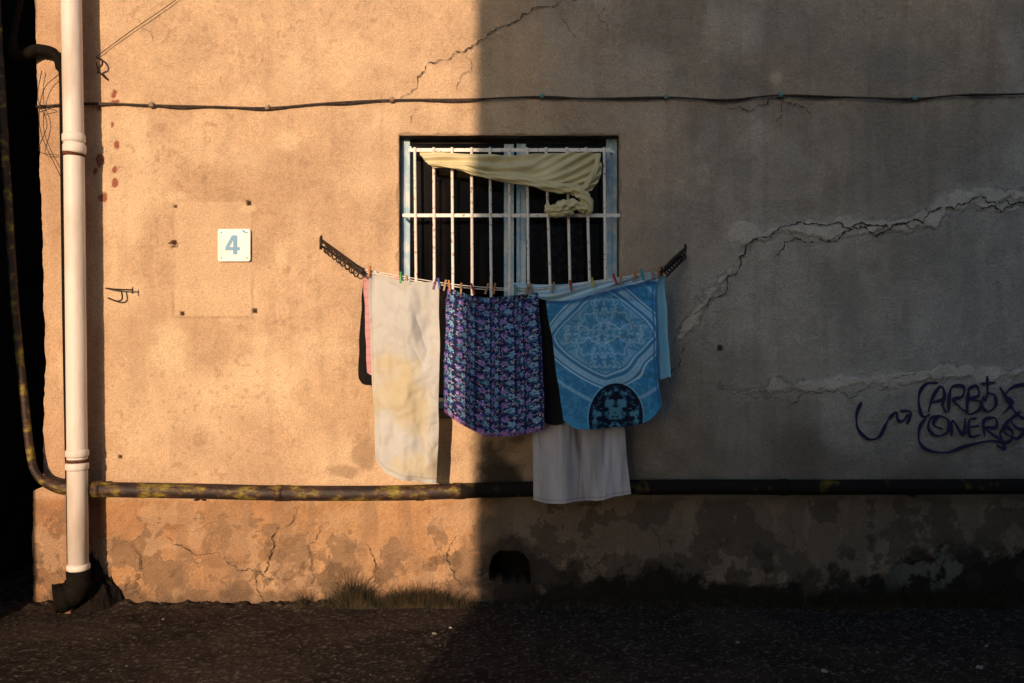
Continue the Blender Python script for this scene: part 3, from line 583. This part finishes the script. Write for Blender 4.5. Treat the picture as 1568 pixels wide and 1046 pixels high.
# grass
B=MB(); r=random.Random(11)
def blade(x_,y_,h,w,lx,ly):
    V=[];n=4
    for k in range(n+1):
        t=k/n; cx_=x_+lx*t*t; cy_=y_+ly*t*t; z_=-.01+h*t*(1-.25*t*(abs(lx)/h)); ww=w*(1-t*.95); V+= [(cx_-ww,cy_,z_),(cx_+ww,cy_+ww*.5,z_)]
    B.add(V,[(2*k,2*k+1,2*k+3,2*k+2) for k in range(n)])
clumps=[(465,9,.14,60),(540,14,.34,130),(552,20,.24,180),(515,18,.13,90),(590,22,.13,120),(635,40,.21,360),(665,25,.18,200),(610,25,.14,150),(700,25,.14,120),(760,20,.09,60),(850,40,.09,120),(930,40,.12,140),(1020,50,.14,180),(1090,40,.15,180),(1180,50,.18,240),(1260,50,.2,300),(1340,40,.24,320),(1420,40,.24,320),(1500,50,.25,340),(1600,60,.22,300),(1750,70,.2,200),(300,90,.03,40)]
for px,sp,h,n in clumps:
    for i in range(n*2):
        x_=(r.gauss(px,sp*.6)-784)/K; hh=h*r.uniform(.3,1.1)*r.uniform(.5,1); blade(x_,-r.uniform(.01,.12),hh,r.uniform(.0014,.0030),r.gauss(0,.5)*hh,-abs(r.gauss(.1,.3))*hh)
B.build('grass',[M_grass])
# ---------------------------------------------------------------- neighbours
SL=.2
nb=empty('shading_neighbour'); B=MB(); B.box(-10,-3.6,-2.8,6,-.1,8.0); B.box(-3.599,-3.06,4.05,4.3,-.1,6.3); B.build('walls',[M_shade_dark],nb,False)  # unseen front brought forward to shade the passage; wall colour darkened for shade too
B=MB(); B.box(-10.2,-3.5,-3.0,6.2,8.0,8.2); B.build('roof',[M_roof],nb,False)
op=empty('opposite_building'); OY=-10.5; OX=-.235+SL*OY; OH=6.25
B=MB(); B.box(OX,16,OY-7,OY,-.1,OH); B.build('walls',[M_plaster2],op,False)
B=MB(); B.box(OX-.0,16.2,OY-7.2,OY+.15,OH,OH+.12); B.build('roof',[M_roof],op,False)
B=MB()
for i in range(6):
    x_=OX+1.2+i*2.8; z_=1.2; B.box(x_,x_+1.2,OY+.01,OY+.04,z_,z_+1.5,0); B.box(x_-.1,x_+1.3,OY,OY+.07,z_-.1,z_-.02,1)
B.build('windows',[M_room,M_plaster2],op,False)
# ---------------------------------------------------------------- light and camera
el=math.radians(10.5); d=Vector((SL,1,0)).normalized()*math.cos(el)+Vector((0,0,-math.sin(el)))
sl=bpy.data.lights.new('sun','SUN'); sl.energy=4.9; sl.angle=math.radians(.5); sl.color=(1,.67,.43)
so=bpy.data.objects.new('sun',sl); so.rotation_euler=d.to_track_quat('-Z','Y').to_euler(); so.location=(-5,-10,8); scene.collection.objects.link(so)
w=bpy.data.worlds.new('World'); scene.world=w; w.use_nodes=True; nt=w.node_tree; sk=nt.nodes.new('ShaderNodeTexSky'); sk.sky_type='NISHITA'; sk.sun_disc=False; sk.sun_elevation=el; sk.sun_rotation=math.radians(180+11.3)
sk.ozone_density=2.0; sk.dust_density=1.0
bg=nt.nodes['Background']; nt.links.new(sk.outputs[0],bg.inputs[0]); bg.inputs[1].default_value=.15
cam=bpy.data.cameras.new('camera'); cam.sensor_width=36; cam.lens=36*D/(1568/K); cam.clip_end=600
co=bpy.data.objects.new('camera',cam); co.location=(0,-D,H); co.rotation_euler=(math.radians(90),0,0); scene.collection.objects.link(co); scene.camera=co
scene.view_settings.view_transform='Standard'; scene.view_settings.look='None'; scene.view_settings.exposure=0
